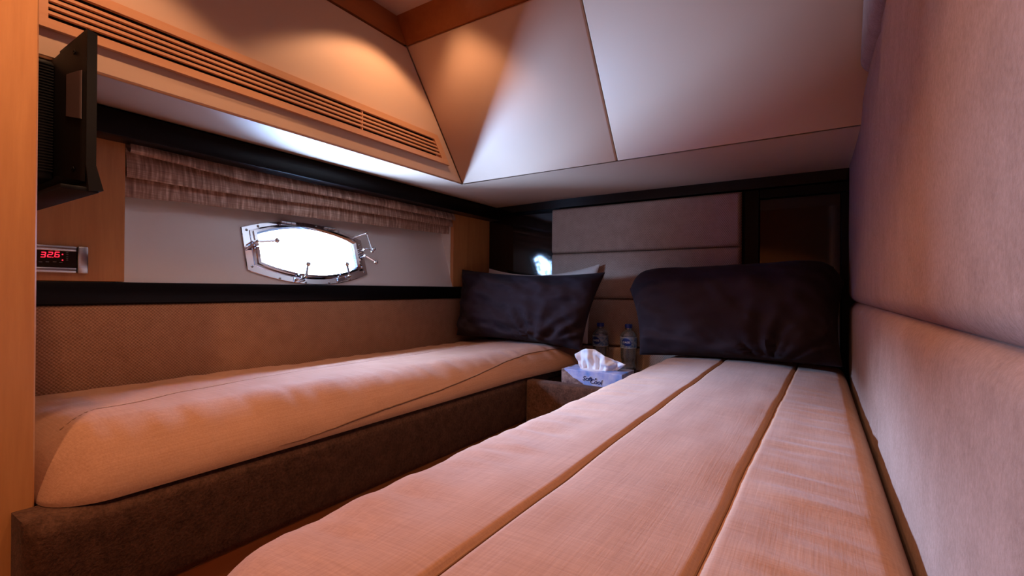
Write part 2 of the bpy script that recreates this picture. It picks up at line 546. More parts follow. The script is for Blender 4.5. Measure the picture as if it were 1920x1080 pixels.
# closing boards above the soffits
G().box(-1.62, XW-.050, YB, 2.1, ZLO+0.045, ZCE).build('backing_board', M['darkmatte'], ce)

# cherry cornice trim
yt0 = ywell(ZUP)
g = G(); g.hexa([(XW-.025, YB, ZUP+.003), (XW+.000, YB, ZUP+.003), (XW+.000, yt0, ZUP+.003), (XW-.025, yt0, ZUP+.003),
                 (XW-.047, YB, ZCE), (XW-.022, YB, ZCE), (XW-.022, yt0-.022, ZCE), (XW-.047, yt0-.022, ZCE)])
g.build('trim_1', M['trim'], None, 'cherry cornice strip along the hull side of the ceiling well', 'trim', None, 'structure')
g = G(); g.hexa([(XW, yt0, ZUP+.003), (XS1, yt0, ZUP+.003), (XS1, yt0+.02, ZUP+.003), (XW, yt0+.02, ZUP+.003),
                 (XW-.022, yt0-.022, ZCE), (XS1, yt0-.022, ZCE), (XS1, yt0+.02, ZCE), (XW-.022, yt0+.02, ZCE)])
g.build('trim_2', M['trim'], None, 'cherry cornice strip above the pillow end of the ceiling well', 'trim', None, 'structure')

# ---- hull side wall
wl = empty('wall_left', (XL, 0.6, ZFL), 'hull side wall with tan weave panel, black ledge and cherry panels', 'wall', None, 'structure')
g = G()
g.box(-1.62, -1.468, YB-.06, 2.12, ZFL, RZ0-.035)
g.build('backing_board', M['darkmatte'], wl)
G().box(-1.62, -1.468, YB-.06, RY0-.012, RZ0-.03, ZCE).build('backing_board', M['darkmatte'], wl)
G().box(-1.62, -1.468, RY1+.012, 2.12, RZ0-.03, ZCE).build('backing_board', M['darkmatte'], wl)
G().box(-1.66, -1.468, RY0-.012, RY1+.012, RZ1, ZCE).build('backing_board', M['darkmatte'], wl)
g = G(); pad(g, (-1.468, 0.2, -0.34), (0, 1, 0), (0, 0, 1), (1, 0, 0), YF-.2-.002, 0.298, 0.020, 0.016, 30, 8, 0.003, side=0.004)
g.build('upholstered_panel', M['weave_side'], wl)
G().box(-1.48, XL+.003, YB, YF-.001, -0.0405, RZ0, 0.002).build('ledge', M['darkmatte'], wl)
G().box(-1.40-.05, -1.382, YB, YF-.001, 0.357, ZRT+.004, 0.002).build('rail', M['darkmatte'], wl)
G().box(-1.468, XL, YB, RY0, RZ0+.001, 0.39, 0.0012, 1).build('wood_panel', M['wood'], wl)
G().box(-1.468, XL, RY1, YF-.002, RZ0+.001, 0.39, 0.0012, 1).build('wood_panel', M['wood'], wl)
# reveals of the recess, pale at the edge
for y0, y1 in ((RY0-.012, RY0-.0005), (RY1+.0005, RY1+.012)):
    G().box(-1.60, -1.4685, y0, y1, RZ0-.02, RZ1).build('reveal', M['liner'], wl)

# hull liner with the porthole opening
def outline(a, hw, he, hm, n_arc=14):
    """barrel outline in (u along Y, v up the liner): straight ends, bowed top and bottom"""
    pts = []
    for i in range(n_arc+1):
        t = -1+2*i/n_arc; pts.append((t*hw, he+(hm-he)*(1-t*t)))
    for i in range(1, 5): pts.append((hw, he-2*he*i/4))
    for i in range(1, n_arc+1):
        t = 1-2*i/n_arc; pts.append((t*hw, -(he+(hm-he)*(1-t*t))))
    for i in range(1, 4): pts.append((-hw, -he+2*he*i/4))
    return pts
def ph(u, v, d=0.0): return PHC+Vector((0, 1, 0))*u+_tv*v+_in*d
def ringsheet(g, po_, pi_, d0, d1):
    a = [g.bm.verts.new(ph(u, v, d0)) for u, v in po_]; b = [g.bm.verts.new(ph(u, v, d1)) for u, v in pi_]
    n = len(a)
    for i in range(n): g.bm.faces.new((a[i], a[(i+1) % n], b[(i+1) % n], b[i]))
    return a, b
HOLE = outline(0, 0.196, 0.054, 0.093)
u0, u1 = RY0-PHC.y-.01, RY1-PHC.y+.01
v0, v1 = -0.1165, 0.29
rect = []
for u, v in HOLE:
    k = min([x for x in ((u1/u if u > 1e-6 else u0/u if u < -1e-6 else 1e9), (v1/v if v > 1e-6 else v0/v if v < -1e-6 else 1e9))])
    rect.append((u*k, v*k))
# snap the nearest samples to the true corners
for cu, cv in ((u0, v0), (u0, v1), (u1, v0), (u1, v1)):
    i = min(range(len(rect)), key=lambda q: (rect[q][0]-cu)**2+(rect[q][1]-cv)**2)
    rect[i] = (cu, cv)
g = G()
ringsheet(g, rect, HOLE, 0, 0)
ringsheet(g, rect, HOLE, -0.012, -0.012)
ringsheet(g, HOLE, HOLE, 0, -0.012)
ringsheet(g, rect, rect, 0, -0.012)
g.build('hull_liner', M['liner'], wl)

# ---- porthole
w1 = empty('window_1', PHC, 'polished steel porthole with clamp handles set in the white hull liner', 'window', None, 'structure')
OUT = outline(0, 0.230, 0.070, 0.113); INN = outline(0, 0.190, 0.050, 0.088)
g = G()
ringsheet(g, OUT, OUT, 0.0006, 0.004)
ringsheet(g, OUT, [(u*.992, v*.99) for u, v in OUT], 0.004, 0.0055)
ringsheet(g, [(u*.992, v*.99) for u, v in OUT], INN, 0.0055, 0.0055)
ringsheet(g, INN, INN, 0.0055, -0.012)
g.build('flange', M['chrome'], w1, sharp=50)
# opening sash, standing proud of the flange
S0 = outline(0, 0.207, 0.058, 0.098); S1 = outline(0, 0.199, 0.054, 0.0935); S2 = outline(0, 0.190, 0.049, 0.087); S3 = outline(0, 0.183, 0.045, 0.082)
SHV = 0.004
def shf(p): return [(u+.002, v+SHV) for u, v in p]
g = G()
ringsheet(g, shf(S0), shf(S0), 0.0057, 0.009)
ringsheet(g, shf(S0), shf(S1), 0.009, 0.010)
ringsheet(g, shf(S1), shf(S1), 0.010, 0.016)
ringsheet(g, shf(S1), shf(S2), 0.016, 0.017)
ringsheet(g, shf(S2), shf(S3), 0.017, 0.009)
ringsheet(g, shf(S3), shf(S3), 0.009, 0.006)
g.build('sash', M['chrome'], w1, sharp=25)
g = G()
P = shf(S3)
for d in (0.0075,):
    a = [g.bm.verts.new(ph(u, v, d)) for u, v in P]
    g.bm.faces.new(a)
g.build('pane', M['pane'], w1)
# screws in the flange
for u, v in ((-.214, .062), (-.214, -.058), (-.175, .079), (-.13, -.0945), (-.04, -.106), (.05, -.106), (.04, .106), (.13, .094), (.214, -.06), (.218, .05), (.14, -.092)):
    g = G(); c = ph(u, v, 0.0055)
    g.lathe([(0.0042, 0), (0.0040, .0008), (0.0022, .0018), (0.0, .0021)], c, 12, _in, False)
    g.build('screw', M['satin_metal'], w1)
# swing clamps: lug on the flange, threaded spindle, lever with ball end
def clamp(u, v, du, dv, lev, lift):
    """lug at (u, v); lever direction (du, dv) of length lev, end lifted by lift"""
    g = G()
    L_ = math.hypot(du, dv); du, dv = du/L_, dv/L_
    pu, pv = -dv, du
    for s in (-1, 1):
        b = [ph(u+pu*s*.0055+du*q+pu*s*w_, v+pv*s*.0055+dv*q+pv*s*w_, h) for h in (0.0055, 0.026) for q, w_ in ((-.006, 0), (.006, 0), (.006, .0035), (-.006, .0035))]
        g.hexa(b)
    o = g.build('clamp', M['chrome'], w1)
    g = G(); g.lathe([(.0036, 0), (.0036, .030), (.0052, .031), (.0052, .037), (.003, .040), (0, .0405)], ph(u, v, 0.006), 12, _in, False)
    g.build('spindle', M['chrome'], o)
    g = G()
    a = ph(u, v, 0.040); b = ph(u+du*lev, v+dv*lev, 0.040+lift)
    g.tube([a, a.lerp(b, .3), a.lerp(b, .7), b], [.0050, .0042, .0040, .0042], 8)
    g.ball(b, .0085, 12)
    g.build('lever', M['chrome'], o)
clamp(-.205, .012, 1, .12, .062, .004)
clamp(-.060, -.098, .30, 1, .046, .004)
clamp(.115, -.090, -.12, 1, .044, .004)
clamp(.208, .020, 1, .02, .036, .010)
clamp(.205, -.006, 1, -.75, .046, .010)
# friction stay on the far side: rod with ball ends
g = G()
pA, pB, pC = ph(.185, .072, .02), ph(.222, .082, .05), ph(.226, .006, .058)
g.tube([pA, pB], .0030, 8); g.tube([pB, pC], .0030, 8); g.ball(pB, .0070, 10); g.ball(pA, .0055, 10); g.ball(pC, .0062, 10)
g.build('stay', M['chrome'], w1)
# hinges on top
for u in (-.075, .085):
    zt = .104-.03*(u/.2)**2
    g = G()
    for k in (-1, 0, 1):
        g.lathe([(0, -.008), (.0052, -.008), (.0052, .008), (0, .008)], ph(u+k*.0175, zt, .016), 12, (0, 1, 0), False)
    b = [ph(u+s*.024, zt+t, h) for h in (.0055, .012) for s, t in ((-1, -.008), (1, -.008), (1, .007), (-1, .007))]
    g.hexa(b)
    g.build('hinge', M['chrome'], w1)

# ---- bulkhead behind the pillows
wf = empty('wall_far', (-0.6, YF, ZFL), 'glossy dark lacquered bulkhead behind the pillows', 'wall', None, 'structure')
G().box(-1.62, 0.25, YF+.012, 2.12, ZFL, ZCE).build('backing_board', M['darkmatte'], wf)
G().box(XL, -1.292, YF-.003, YF+.012, -0.35, 0.385, 0.0015, 1).build('lacquer_panel', M['dark'], wf)
# locker door standing a few degrees open, so its gloss shows the porthole
g = G(); LD = math.tan(math.radians(4.7))
q = [(-1.290, 2.0125), (-1.066, 2.0125+LD*.224), (-1.066, 2.0125+LD*.224+.009), (-1.290, 2.0215)]
LT = math.tan(math.radians(1.2))
g.hexa([(x, y+LT*.45, -0.35) for x, y in q]+[(x, y-LT*.272, .372) for x, y in q]); g.build('locker_door', M['dark'], wf)
G().box(-1.40, 0.128, YF-.022, YF+.012, 0.389, 0.4335, 0.0015, 1).build('rail', M['dark'], wf)
G().box(-0.236, -0.186, YF-.014, YF+.012, -0.35, 0.386, 0.0015, 1).build('stile', M['darkmatte'], wf)
G().box(-0.184, 0.070, YF-.003, YF+.012, -0.35, 0.348, 0.0015, 1).build('lacquer_panel', M['dark'], wf)
G().box(-0.184, 0.128, YF-.014, YF+.012, 0.352, 0.386, 0.0015, 1).build('crossbar', M['darkmatte'], wf)
G().box(0.072, 0.128, YF-.014, YF+.012, -0.35, 0.350, 0.0015, 1).build('stile', M['darkmatte'], wf)
G().box(-1.083, -0.238, YF+.002, YF+.012, -0.35, 0.388).build('headboard_mount', M['darkmatte'], wf)

# ---- cushioned wall beside the camera
wr = empty('wall_right', (XR, 0.5, ZFL), 'rose beige suede cushioned wall beside the near bed', 'wall', None, 'structure')
G().box(XR, 0.25, YB-.06, 2.12, ZFL, ZCE).build('backing_board', M['darkmatte'], wr)
def side_cushion(z0, z1, y1, xf, puff, stitch=True):
    g = G(); Y0 = -0.55
    def fn(a, b):
        h = 0.0012*nz(a*6, b*6, z0*7)
        if stitch: h -= 0.0035*math.exp(-((a-(y1-1.05))/0.006)**2)
        return h
    # u runs from the far end towards the camera so that the normal points into the room
    pad(g, (XR-.001, y1, z0), (0, -1, 0), (0, 0, 1), (-1, 0, 0), y1-Y0, z1-z0, XR-.001-xf, 0.034, 60, 14, puff, fn, 7, 0.004)
    g.build('cushion', M['suede'], wr)
side_cushion(-0.545, -0.030, 1.99, 0.092, 0.004)
side_cushion(-0.038, 0.488, 1.99, 0.092, 0.006)
g = G(); pad(g, (XR-.001, 1.40, 0.490), (0, -1, 0), (0, 0, 1), (-1, 0, 0), 1.95, 0.400, 0.048, 0.03, 40, 10, 0.0, None, 6, 0.004)
for v in g.bm.verts:
    v.co.y = min(v.co.y, ywell(v.co.z)-.006) if v.co.y > 0.9 else v.co.y
g.build('cushion', M['suede'], wr)

G().box(-1.62, 0.25, YB-.06, YB, ZFL, ZCE).build('wall_back', M['wood'], None, 'cherry panelled wall behind the camera', 'wall', None, 'structure')

# ------------------------------------------------------------------ downlights (warm halogen, outside the frame in the ceiling)
for i, ((x, y), pw) in enumerate(DOWNLIGHTS):
    d = empty('ceiling_downlight', (x, y, ZCE), ['small steel ceiling downlight nearest the corner of the ceiling well', 'unseen steel downlight added above the foot of the porthole bed for warm fill', 'small steel ceiling downlight above the bed beside the cushioned wall', 'small steel ceiling downlight beside the doorway'][i], 'ceiling light', 'halogen downlights')
    G().lathe([(.030, 0), (.041, -.001), (.042, -.004), (.032, -.007), (.029, -.003)], (x, y, ZCE-.001), 28, cap=False).build('rim', M['chrome'], d)
    G().lathe([(0, -.002), (.028, -.002), (.028, 0), (0, 0)], (x, y, ZCE), 24, cap=False).build('lens', M['glow'], d)
    l = bpy.data.lights.new('halogen_spot', 'SPOT')
    l.energy = pw; l.color = WARM; l.spot_size = math.radians(116); l.spot_blend = 0.22; l.shadow_soft_size = 0.02
    lo = bpy.data.objects.new('halogen_spot', l)
    lo.location = (0, 0, -0.012)
    link(lo, d)

# ------------------------------------------------------------------ wardrobe edge by the camera
wd = empty('wardrobe', (-1.19, -0.07, ZFL), 'tall cherry wardrobe side at the foot of the far bed', 'wardrobe')
G().box(-1.444, -1.126, -0.35, 0.199, ZFL, 0.352, 0.002, 1).build('carcass', M['wood'], wd)
G().box(-1.125, -0.932, -0.35, 0.199, ZFL, ZCE-.002, 0.002, 1).build('side_panel', M['wood'], wd)

# ------------------------------------------------------------------ air vent grille in the ceiling well
vg = empty('air_vent', (XW, 0.78, 0.452), 'long slotted maple air vent grille above the blind', 'vent')
VX0, VX1 = XW+.0005, XW+.011
VY0 = 0.225
def vend(z, yb=1.325): return yb-(z-0.454)*0.746
def bar(z0, z1, y0, e0, name, x1=VX1, off=0.0, mat='maple', parent=vg):
    g = G()
    g.hexa([(VX0+off, y0, z0), (x1, y0, z0), (x1, e0(z0), z0), (VX0+off, e0(z0), z0), (VX0+off, y0, z1), (x1, y0, z1), (x1, e0(z1), z1), (VX0+off, e0(z1), z1)])
    return g.build(name, M[mat], parent)
bar(0.452, 0.4685, VY0, vend, 'frame')
bar(0.5265, 0.544, VY0, vend, 'frame')
g = G(); g.hexa([(VX0, VY0, .4685), (VX1, VY0, .4685), (VX1, .252, .4685), (VX0, .252, .4685), (VX0, VY0, .5265), (VX1, VY0, .5265), (VX1, .252, .5265), (VX0, .252, .5265)]); g.build('frame', M['maple'], vg)
def vin(z): return vend(z)-0.030
g = G(); g.hexa([(VX0, vin(.4685), .4685), (VX1, vin(.4685), .4685), (VX1, vend(.4685), .4685), (VX0, vend(.4685), .4685), (VX0, vin(.5265), .5265), (VX1, vin(.5265), .5265), (VX1, vend(.5265), .5265), (VX0, vend(.5265), .5265)]); g.build('frame', M['maple'], vg)
pitch = 0.058/5
for k in range(1, 5):
    zc = .4685+k*pitch
    bar(zc-.0027, zc+.0027, .252, vin, 'slat', XW+.0095)
g = G(); g.box(VX0, VX0+.0012, .24, 1.262, .462, .532); g.build('slot_shade', M['black'], vg)  # black sheet on the panel paints the shade inside the slots
g = G(); g.box(VX0+.001, XW+.0085, 0.930, 0.934, .4685, .5265); g.build('divider', M['maple'], vg)

# ------------------------------------------------------------------ roman blind gathered above the porthole
rb = empty('roman_blind', (-1.46, 1.1, 0.23), 'gathered taupe roman blind hanging above the porthole', 'blind')
lim = [lambda y: 0.385, lambda y: pl([(RY0, .335), (.75, .318), (1.1, .322), (RY1, .324)], y),
       lambda y: pl([(RY0, .275), (.75, .277), (1.1, .290), (RY1, .294)], y), lambda y: pl([(RY0, .229), (.9, .242), (RY1, .261)], y)]
def fold(k, x0, depth):
    g = G()
    def fn(u, v):
        y = lerp(RY0+.004, RY1-.004, u)
        zt = lim[0](y)-.002*k if k == 0 else lim[k](y)+0.03
        zb = lim[k+1](y)+0.0025*nz(y*9, k*3.1)
        # front sheet going down, turning under, then back up behind
        if v < .7:
            t = v/.7
            z = lerp(zt, zb, t); x = depth*math.sin(math.pi*.62*t**1.2)
        else:
            t = (v-.7)/.3
            z = zb+0.020*t-.003*math.sin(math.pi*t); x = depth*lerp(math.sin(math.pi*.62), 0, t)
        w_ = 0.0035*nz(y*14, z*40, k*5.0)+0.002*nz(y*45, z*25, k)
        sag = 0.007*nz(y*3.2, k*2.0, 4.0)*math.sin(math.pi*min(1, v/.7)) if k < 2 else 0
        return Vector((x0+x+w_+sag, y, z))
    g.grid(fn, 150, 26)
    g.build('fold', M['blind'], rb, sharp=80)
fold(2, -1.478, .006)
fold(1, -1.470, .018)
fold(0, -1.462, .030)

# ------------------------------------------------------------------ cabin climate display on the cherry panel
th = empty('climate_display', (XL, 0.33, 0.03), 'chrome climate display showing red digits 32.6 on cherry panel', 'thermostat')
TZ0, TZ1 = 0.031, 0.0935
TYR = W(162, 513, 'X', XL).y
TYC = W(141, 500, 'X', XL).y
def tbox(y0, y1, z0, z1, d0, d1, bev, name, mat, parent=th):
    return G().box(XL+d0, XL+d1, y0, y1, z0, z1, bev, 2).build(name, M[mat], parent)
tbox(.225, TYC, TZ0, TZ0+.013, .0, .012, .003, 'frame_bar', 'satin_metal')
tbox(.225, TYC, TZ1-.013, TZ1, .0, .012, .003, 'frame_bar', 'satin_metal')
tbox(TYC+.0005, TYR, TZ0-.0005, TZ1+.0005, .0, .014, .003, 'end_cap', 'satin_metal')
dsp = tbox(.225, TYC, TZ0+.012, TZ1-.012, .0, .007, .0, 'display', 'display')
SEG = {'3': 'abgcd', '2': 'abged', '6': 'afgecd'}
def seg_digit(ch, yc, zc, w, h):
    g = G(); t = .0017; sl = .12
    def bx(y0, y1, z0, z1):
        q = [(y0, z0), (y1, z0), (y1, z1), (y0, z1)]
        pts = [(y+(z-zc)*sl, z) for y, z in q]
        g.prism([(XL+.0071, y, z) for y, z in pts], (.0004, 0, 0))
    hw, hh = w/2, h/2
    S = {'a': (yc-hw+t*.6, yc+hw-t*.6, zc+hh-t, zc+hh), 'd': (yc-hw+t*.6, yc+hw-t*.6, zc-hh, zc-hh+t), 'g': (yc-hw+t*.6, yc+hw-t*.6, zc-t/2, zc+t/2),
         'b': (yc+hw-t, yc+hw, zc+t*.4, zc+hh-t*.4), 'c': (yc+hw-t, yc+hw, zc-hh+t*.4, zc-t*.4), 'f': (yc-hw, yc-hw+t, zc+t*.4, zc+hh-t*.4), 'e': (yc-hw, yc-hw+t, zc-hh+t*.4, zc-t*.4)}
    for s_ in SEG[ch]: bx(*S[s_])
    g.build('digit', M['red'], dsp)
for ch, px in (('3', 79), ('2', 92), ('6', 105.3)):
    c = W(px, 477.5, 'X', XL)
    seg_digit(ch, c.y, c.z, .0088, .0125)
def dot(px, py, r, mat='red', name='indicator'):
    c = W(px, py, 'X', XL)
    G().lathe([(r, 0), (r*.9, .0004), (0, .0005)], (XL+.0071, c.y, c.z), 10, (1, 0, 0), False).build(name, M[mat], dsp)
dot(97.3, 482.5, .0009, 'red', 'decimal_point'); dot(115.3, 477.3, .0014); dot(115.3, 488, .0014)
for px, py in ((74, 491), (87, 491), (100.5, 491), (112, 492)):
    c = W(px, py, 'X', XL)
    G().box(XL+.007, XL+.0074, c.y-.0028, c.y+.0028, c.z-.0008, c.z+.0008).build('key_symbol', M['grey_print'], dsp)
for py in (474, 477.5, 481.5, 485, 488):
    c = W(124, py, 'X', XL)
    G().box(XL+.007, XL+.0074, c.y-.0018, c.y+.0018, c.z-.0007, c.z+.0007).build('caption', M['grey_print'], dsp)

# ------------------------------------------------------------------ small television on the wardrobe, seen from behind
tv = empty('television', (-1.16, 0.26, 0.16), 'small black television seen from behind, mounted beside the wardrobe', 'television')
TXR, TXL = -1.000, -1.365
TYF, TYB = 0.2830, 0.2700           # screen face and back of the bezel
TB, TT = 0.160, 0.421
# bezel: outline in the side view with the lower lip kicked forward
g = G()
prof = [(TYB, TT), (TYF, TT-.004), (TYF, TB+.040), (TYF+.010, TB), (TYB+.004, TB-.003), (TYB, TB+.04)]
g.prism([(TXR, y, z) for y, z in prof], (TXL-TXR, 0, 0))
g.build('bezel', M['plastic'], tv)
G().box(TXL+.02, TXR-.02, TYF-.0005, TYF+.0008, TB+.055, TT-.02).build('screen', M['display'], tv)
# back shell: a frustum that slopes to the ribbed housing
g = G()
b0 = [(TXL+.004, TYB, TB+.012), (TXR-.004, TYB, TB+.012), (TXR-.004, TYB, TT-.004), (TXL+.004, TYB, TT-.004)]
b1 = [(TXL+.07, TYB-.016, TB+.028), (TXR-.085, TYB-.016, TB+.028), (TXR-.085, TYB-.016, TT-.030), (TXL+.07, TYB-.016, TT-.030)]
g.hexa(b0+b1)
g.build('back_shell', M['plastic'], tv)
hs = G().box(TXL+.075, TXR-.10, TYB-.040, TYB-.016, TB+.022, TT-.036, .004).build('housing', M['plastic'], tv)
for k in range(38):
    z = TB+.036+k*.0049
    G().box(TXR-.1005, TXR-.0985, TYB-.038, TYB-.017, z, z+.0022).build('rib', M['plastic'], hs)
c = TXR-.028
g = G(); g.prism([(TXR-.012, TYB-.0029, .275), (TXR-.055, TYB-.0110, .285), (TXR-.055, TYB-.0110, .355), (TXR-.012, TYB-.0029, .355)], (0, -.0006, 0)); g.build('sticker', M['sticker'], tv)
for z in (TB+.035, TT-.032):
    G().lathe([(.0045, 0), (.0045, .0006), (.002, .0008), (.0018, -.003), (0, -.003)], (TXR-.035, TYB-.0072, z), 12, (0, -1, 0), False).build('screw', M['plastic'], tv)
G().box(TXL+.02, TXR-.006, TYB-.030, TYF+.006, TB-.004, TB+.004, .002).build('lower_shelf', M['plastic'], tv)
G().box(-1.30, -1.16, .1992, TYB-.038, .25, .34, .003).build('wall_mount', M['darkmatte'], tv)

# ------------------------------------------------------------------ beds
def bed(x0, x1, xa, label, front):
    b = empty('bed', ((x0+x1)/2, 1.1, ZFL), label, 'bed')
    y0, y1 = 0.176, 1.966
    # upholstered box rail, plinth and platform
    if front == 'right':
        g = G(); pad(g, (xa-.072, y0, -.470), (0, 1, 0), (0, 0, 1), (1, 0, 0), y1-y0, .158, .072, .022, 40, 4, .001, None, 6, .045); g.build('upholstered_side', M['boxcloth'], b)
        G().box(x0+.006, xa-.074, .204, y1, -.470, -.312).build('platform', M['darkmatte'], b)
        G().box(x0+.006, xa-.022, .204, y1, ZFL, -.472, .002, 1).build('plinth', M['wood_y'], b)
    else:
        g = G(); pad(g, (xa+.06, y1, -.470), (0, -1, 0), (0, 0, 1), (-1, 0, 0), y1-y0, .158, .06, .022, 40, 4, .001, None, 6, .035); g.build('upholstered_side', M['boxcloth'], b)
        G().box(xa+.062, x1, y0+.01, y1, -.470, -.312).build('platform', M['darkmatte'], b)
        G().box(xa+.03, x1, y0+.02, y1, ZFL, -.472, .002, 1).build('plinth', M['wood_y'], b)
    return b
bed(-1.45, -.86, -.860, 'single bed with brown upholstered box side below the porthole', 'right')
bed(-.47, .080, -.470, 'single bed with upholstered base against the cushioned wall', 'left')

def duvet(name, xl, xr, y0, y1, ztop, zbot, seams, r_side, rc, label, side_seam, seed, ny=190, nx=190):
    """quilted bedspread: height field with rounded rim, stitched channels, soft wrinkles. xl, xr, ztop: functions"""
    g = G()
    def corner(y):      # inset of the edge near the foot for a rounded corner
        d = y-y0
        return rc-math.sqrt(max(0, rc*rc-(rc-d)**2)) if d < rc else 0.0
    ys = [y0+(y1-y0)*(i/(ny-1)) for i in range(ny)]
    ys = [y0+.0006*k*k for k in range(8)]+[y for y in ys if y > y0+.04]
    es = edge_samples(1.0, 0.16, 14, nx-28)
    def H(x, y, a, b, t):
        dl = x-a; dr = b-x; df = y-y0; de = y1-y
        def pf(d, r):
            d = max(d, 0)
            if r > .12:
                k = max(0, 1-d/.028); return .24*math.sqrt(max(0, 1-k*k))+.76*math.sin(math.pi/2*min(1, d/r))
            k = max(0, 1-d/r); return math.sqrt(max(0, 1-k**2.2))
        zt, zb = ztop(x, y), zbot(x, y)
        h = pf(dl, r_side[0])*pf(dr, r_side[1])*pf(df, r_side[2])*pf(de+.005, .05)
        z = zb+(zt-zb)*h
        # channels
        for s, wd_, dp in seams:
            q = (x-s(y))/wd_
            z -= dp*math.exp(-q*q)*h
            q2 = (x-s(y))/(wd_*6); z -= dp*.25*math.exp(-q2*q2)*h
        w_ = .0030*nz(x*7, y*4, seed)+.0016*nz(x*18, y*9, seed+4)
        edge = math.exp(-((min(dl, dr)-.08)/.07)**2)
        w_ += .0062*edge*nz(x*3, y*22+x*6, seed+9)+.0030*edge*nz(x*5, y*48, seed+2)
        w_ += .006*math.exp(-((y-y0-.06)/.07)**2)*nz(x*16, y*8, seed+7)
        return z+w_*h
    rows = []
    for y in ys:
        c = corner(y)
        a, b = xl(y)+c, xr(y)-(c if side_seam[1] else 0)
        if b-a < .02: b = a+.02
        row = []
        for t in es:
            x = a+(b-a)*t
            row.append(g.bm.verts.new((x, y, H(x, y, a, b, t))))
        rows.append((row, a, b, y))
    n = len(es)
    for (r0, *_), (r1, *_) in zip(rows, rows[1:]):
        for i in range(n-1):
            g.bm.faces.new((r0[i], r0[i+1], r1[i+1], r1[i]))
    # underside
    low = []
    for row, a, b, y in rows:
        low.append([g.bm.verts.new((v.co.x, v.co.y, zbot(v.co.x, y)-.004)) for v in (row[0], row[n//2], row[-1])])
    for (r0, *_), (r1, *_), l0, l1 in zip(rows, rows[1:], low, low[1:]):
        g.bm.faces.new((r0[0], r1[0], l1[0], l0[0]))
        g.bm.faces.new((r1[-1], r0[-1], l0[2], l1[2]))
        g.bm.faces.new((l0[0], l1[0], l1[1], l0[1])); g.bm.faces.new((l0[1], l1[1], l1[2], l0[2]))
    g.bm.faces.new(rows[0][0][::-1]+[low[0][0], low[0][1], low[0][2]]); g.bm.faces.new(rows[-1][0]+[low[-1][2], low[-1][1], low[-1][0]])
    loc = ((xl(1)+xr(1))/2, (y0+y1)/2, -.311)
    root = empty(name, loc, label, 'bedspread')
    g.build('quilt_cover', M['linen'], root, sharp=70)
    # sewn seam cords lying in the channels
    for s, wd_, dp in seams:
        gg = G(); pts = []
        k = 90
        for i in range(k):
            y = lerp(y0+rc*.35+.02, y1-.01, i/(k-1)); c = corner(y); a, b = xl(y)+c, xr(y)-(c if side_seam[1] else 0)
            x = s(y)
            if x < a+.03: continue
            pts.append((x, y, H(x, y, a, b, 0)+.0007))
        gg.tube(pts, .0011, 6); gg.build('seam', M['linen_pipe'], root)
    return root, H, corner

# bedspread under the porthole
def lseam(y): return pl([(.2, -.985), (.3, -1.06), (.45, -1.115), (.66, -1.148), (1.1, -1.17), (1.9, -1.203)], y)
def lxr(y): return pl([(.2, -.868), (.6, -.862), (1.4, -.862), (1.65, -.835), (2.0, -.828)], y)
DUV1 = duvet('bedspread', lambda y: XL+.004, lxr, 0.202, 1.965,
      lambda x, y: lerp(-.238, -.250, sm((y-.3)/1.4))+.022*sm((x+1.42)/.3),
      lambda x, y: -.307,
      [(lseam, .004, .0022)],
      (.03, .135, .10), .07, 'beige linen quilted bedspread on the bed under the porthole', (1, 1), 3.3)
# piping that climbs from the lower edge at the foot to the top at the pillow end
gg = G(); pts = []
for i in range(80):
    y = lerp(.52, 1.93, i/79); zt_ = pl([(.52, -.3085), (.6, -.302), (.75, -.291), (1.0, -.280), (1.4, -.252), (1.55, -.243)], y)
    a, b = XL+.004, lxr(y)
    lim_ = pl([(.4, .010), (1.4, .060), (1.95, .125)], y)
    x = b-.0004
    while x > b-lim_ and DUV1[1](x, y, a, b, 0) < zt_: x -= .0006
    pts.append((x+.0002, y, DUV1[1](x, y, a, b, 0)+.0006))
gg.tube(pts, [.0017*min(1, .12+i/14) for i in range(len(pts))], 6); gg.build('piping', M['linen_pipe'], DUV1[0])
# bedspread in front of the camera
duvet('bedspread', lambda y: pl([(0, -.505), (2, -.505)], y), lambda y: .0855, 0.150, 1.965,
      lambda x, y: -.253+.014*(1-((x+.21)/.295)**2)+.003*math.sin((x+.5)*9),
      lambda x, y: -.307,
      [(lambda y: -.270+.003*nz(0, y*5, 1), .0048, .0055), (lambda y: pl([(.3, -.090), (.8, -.082), (1.9, -.052)], y)+.003*nz(0, y*5, 3), .0048, .0055)],
      (.075, .035, .075), .17, 'beige linen quilted bedspread on the bed by the cushioned wall', (1, 0), 8.1, 210, 230)

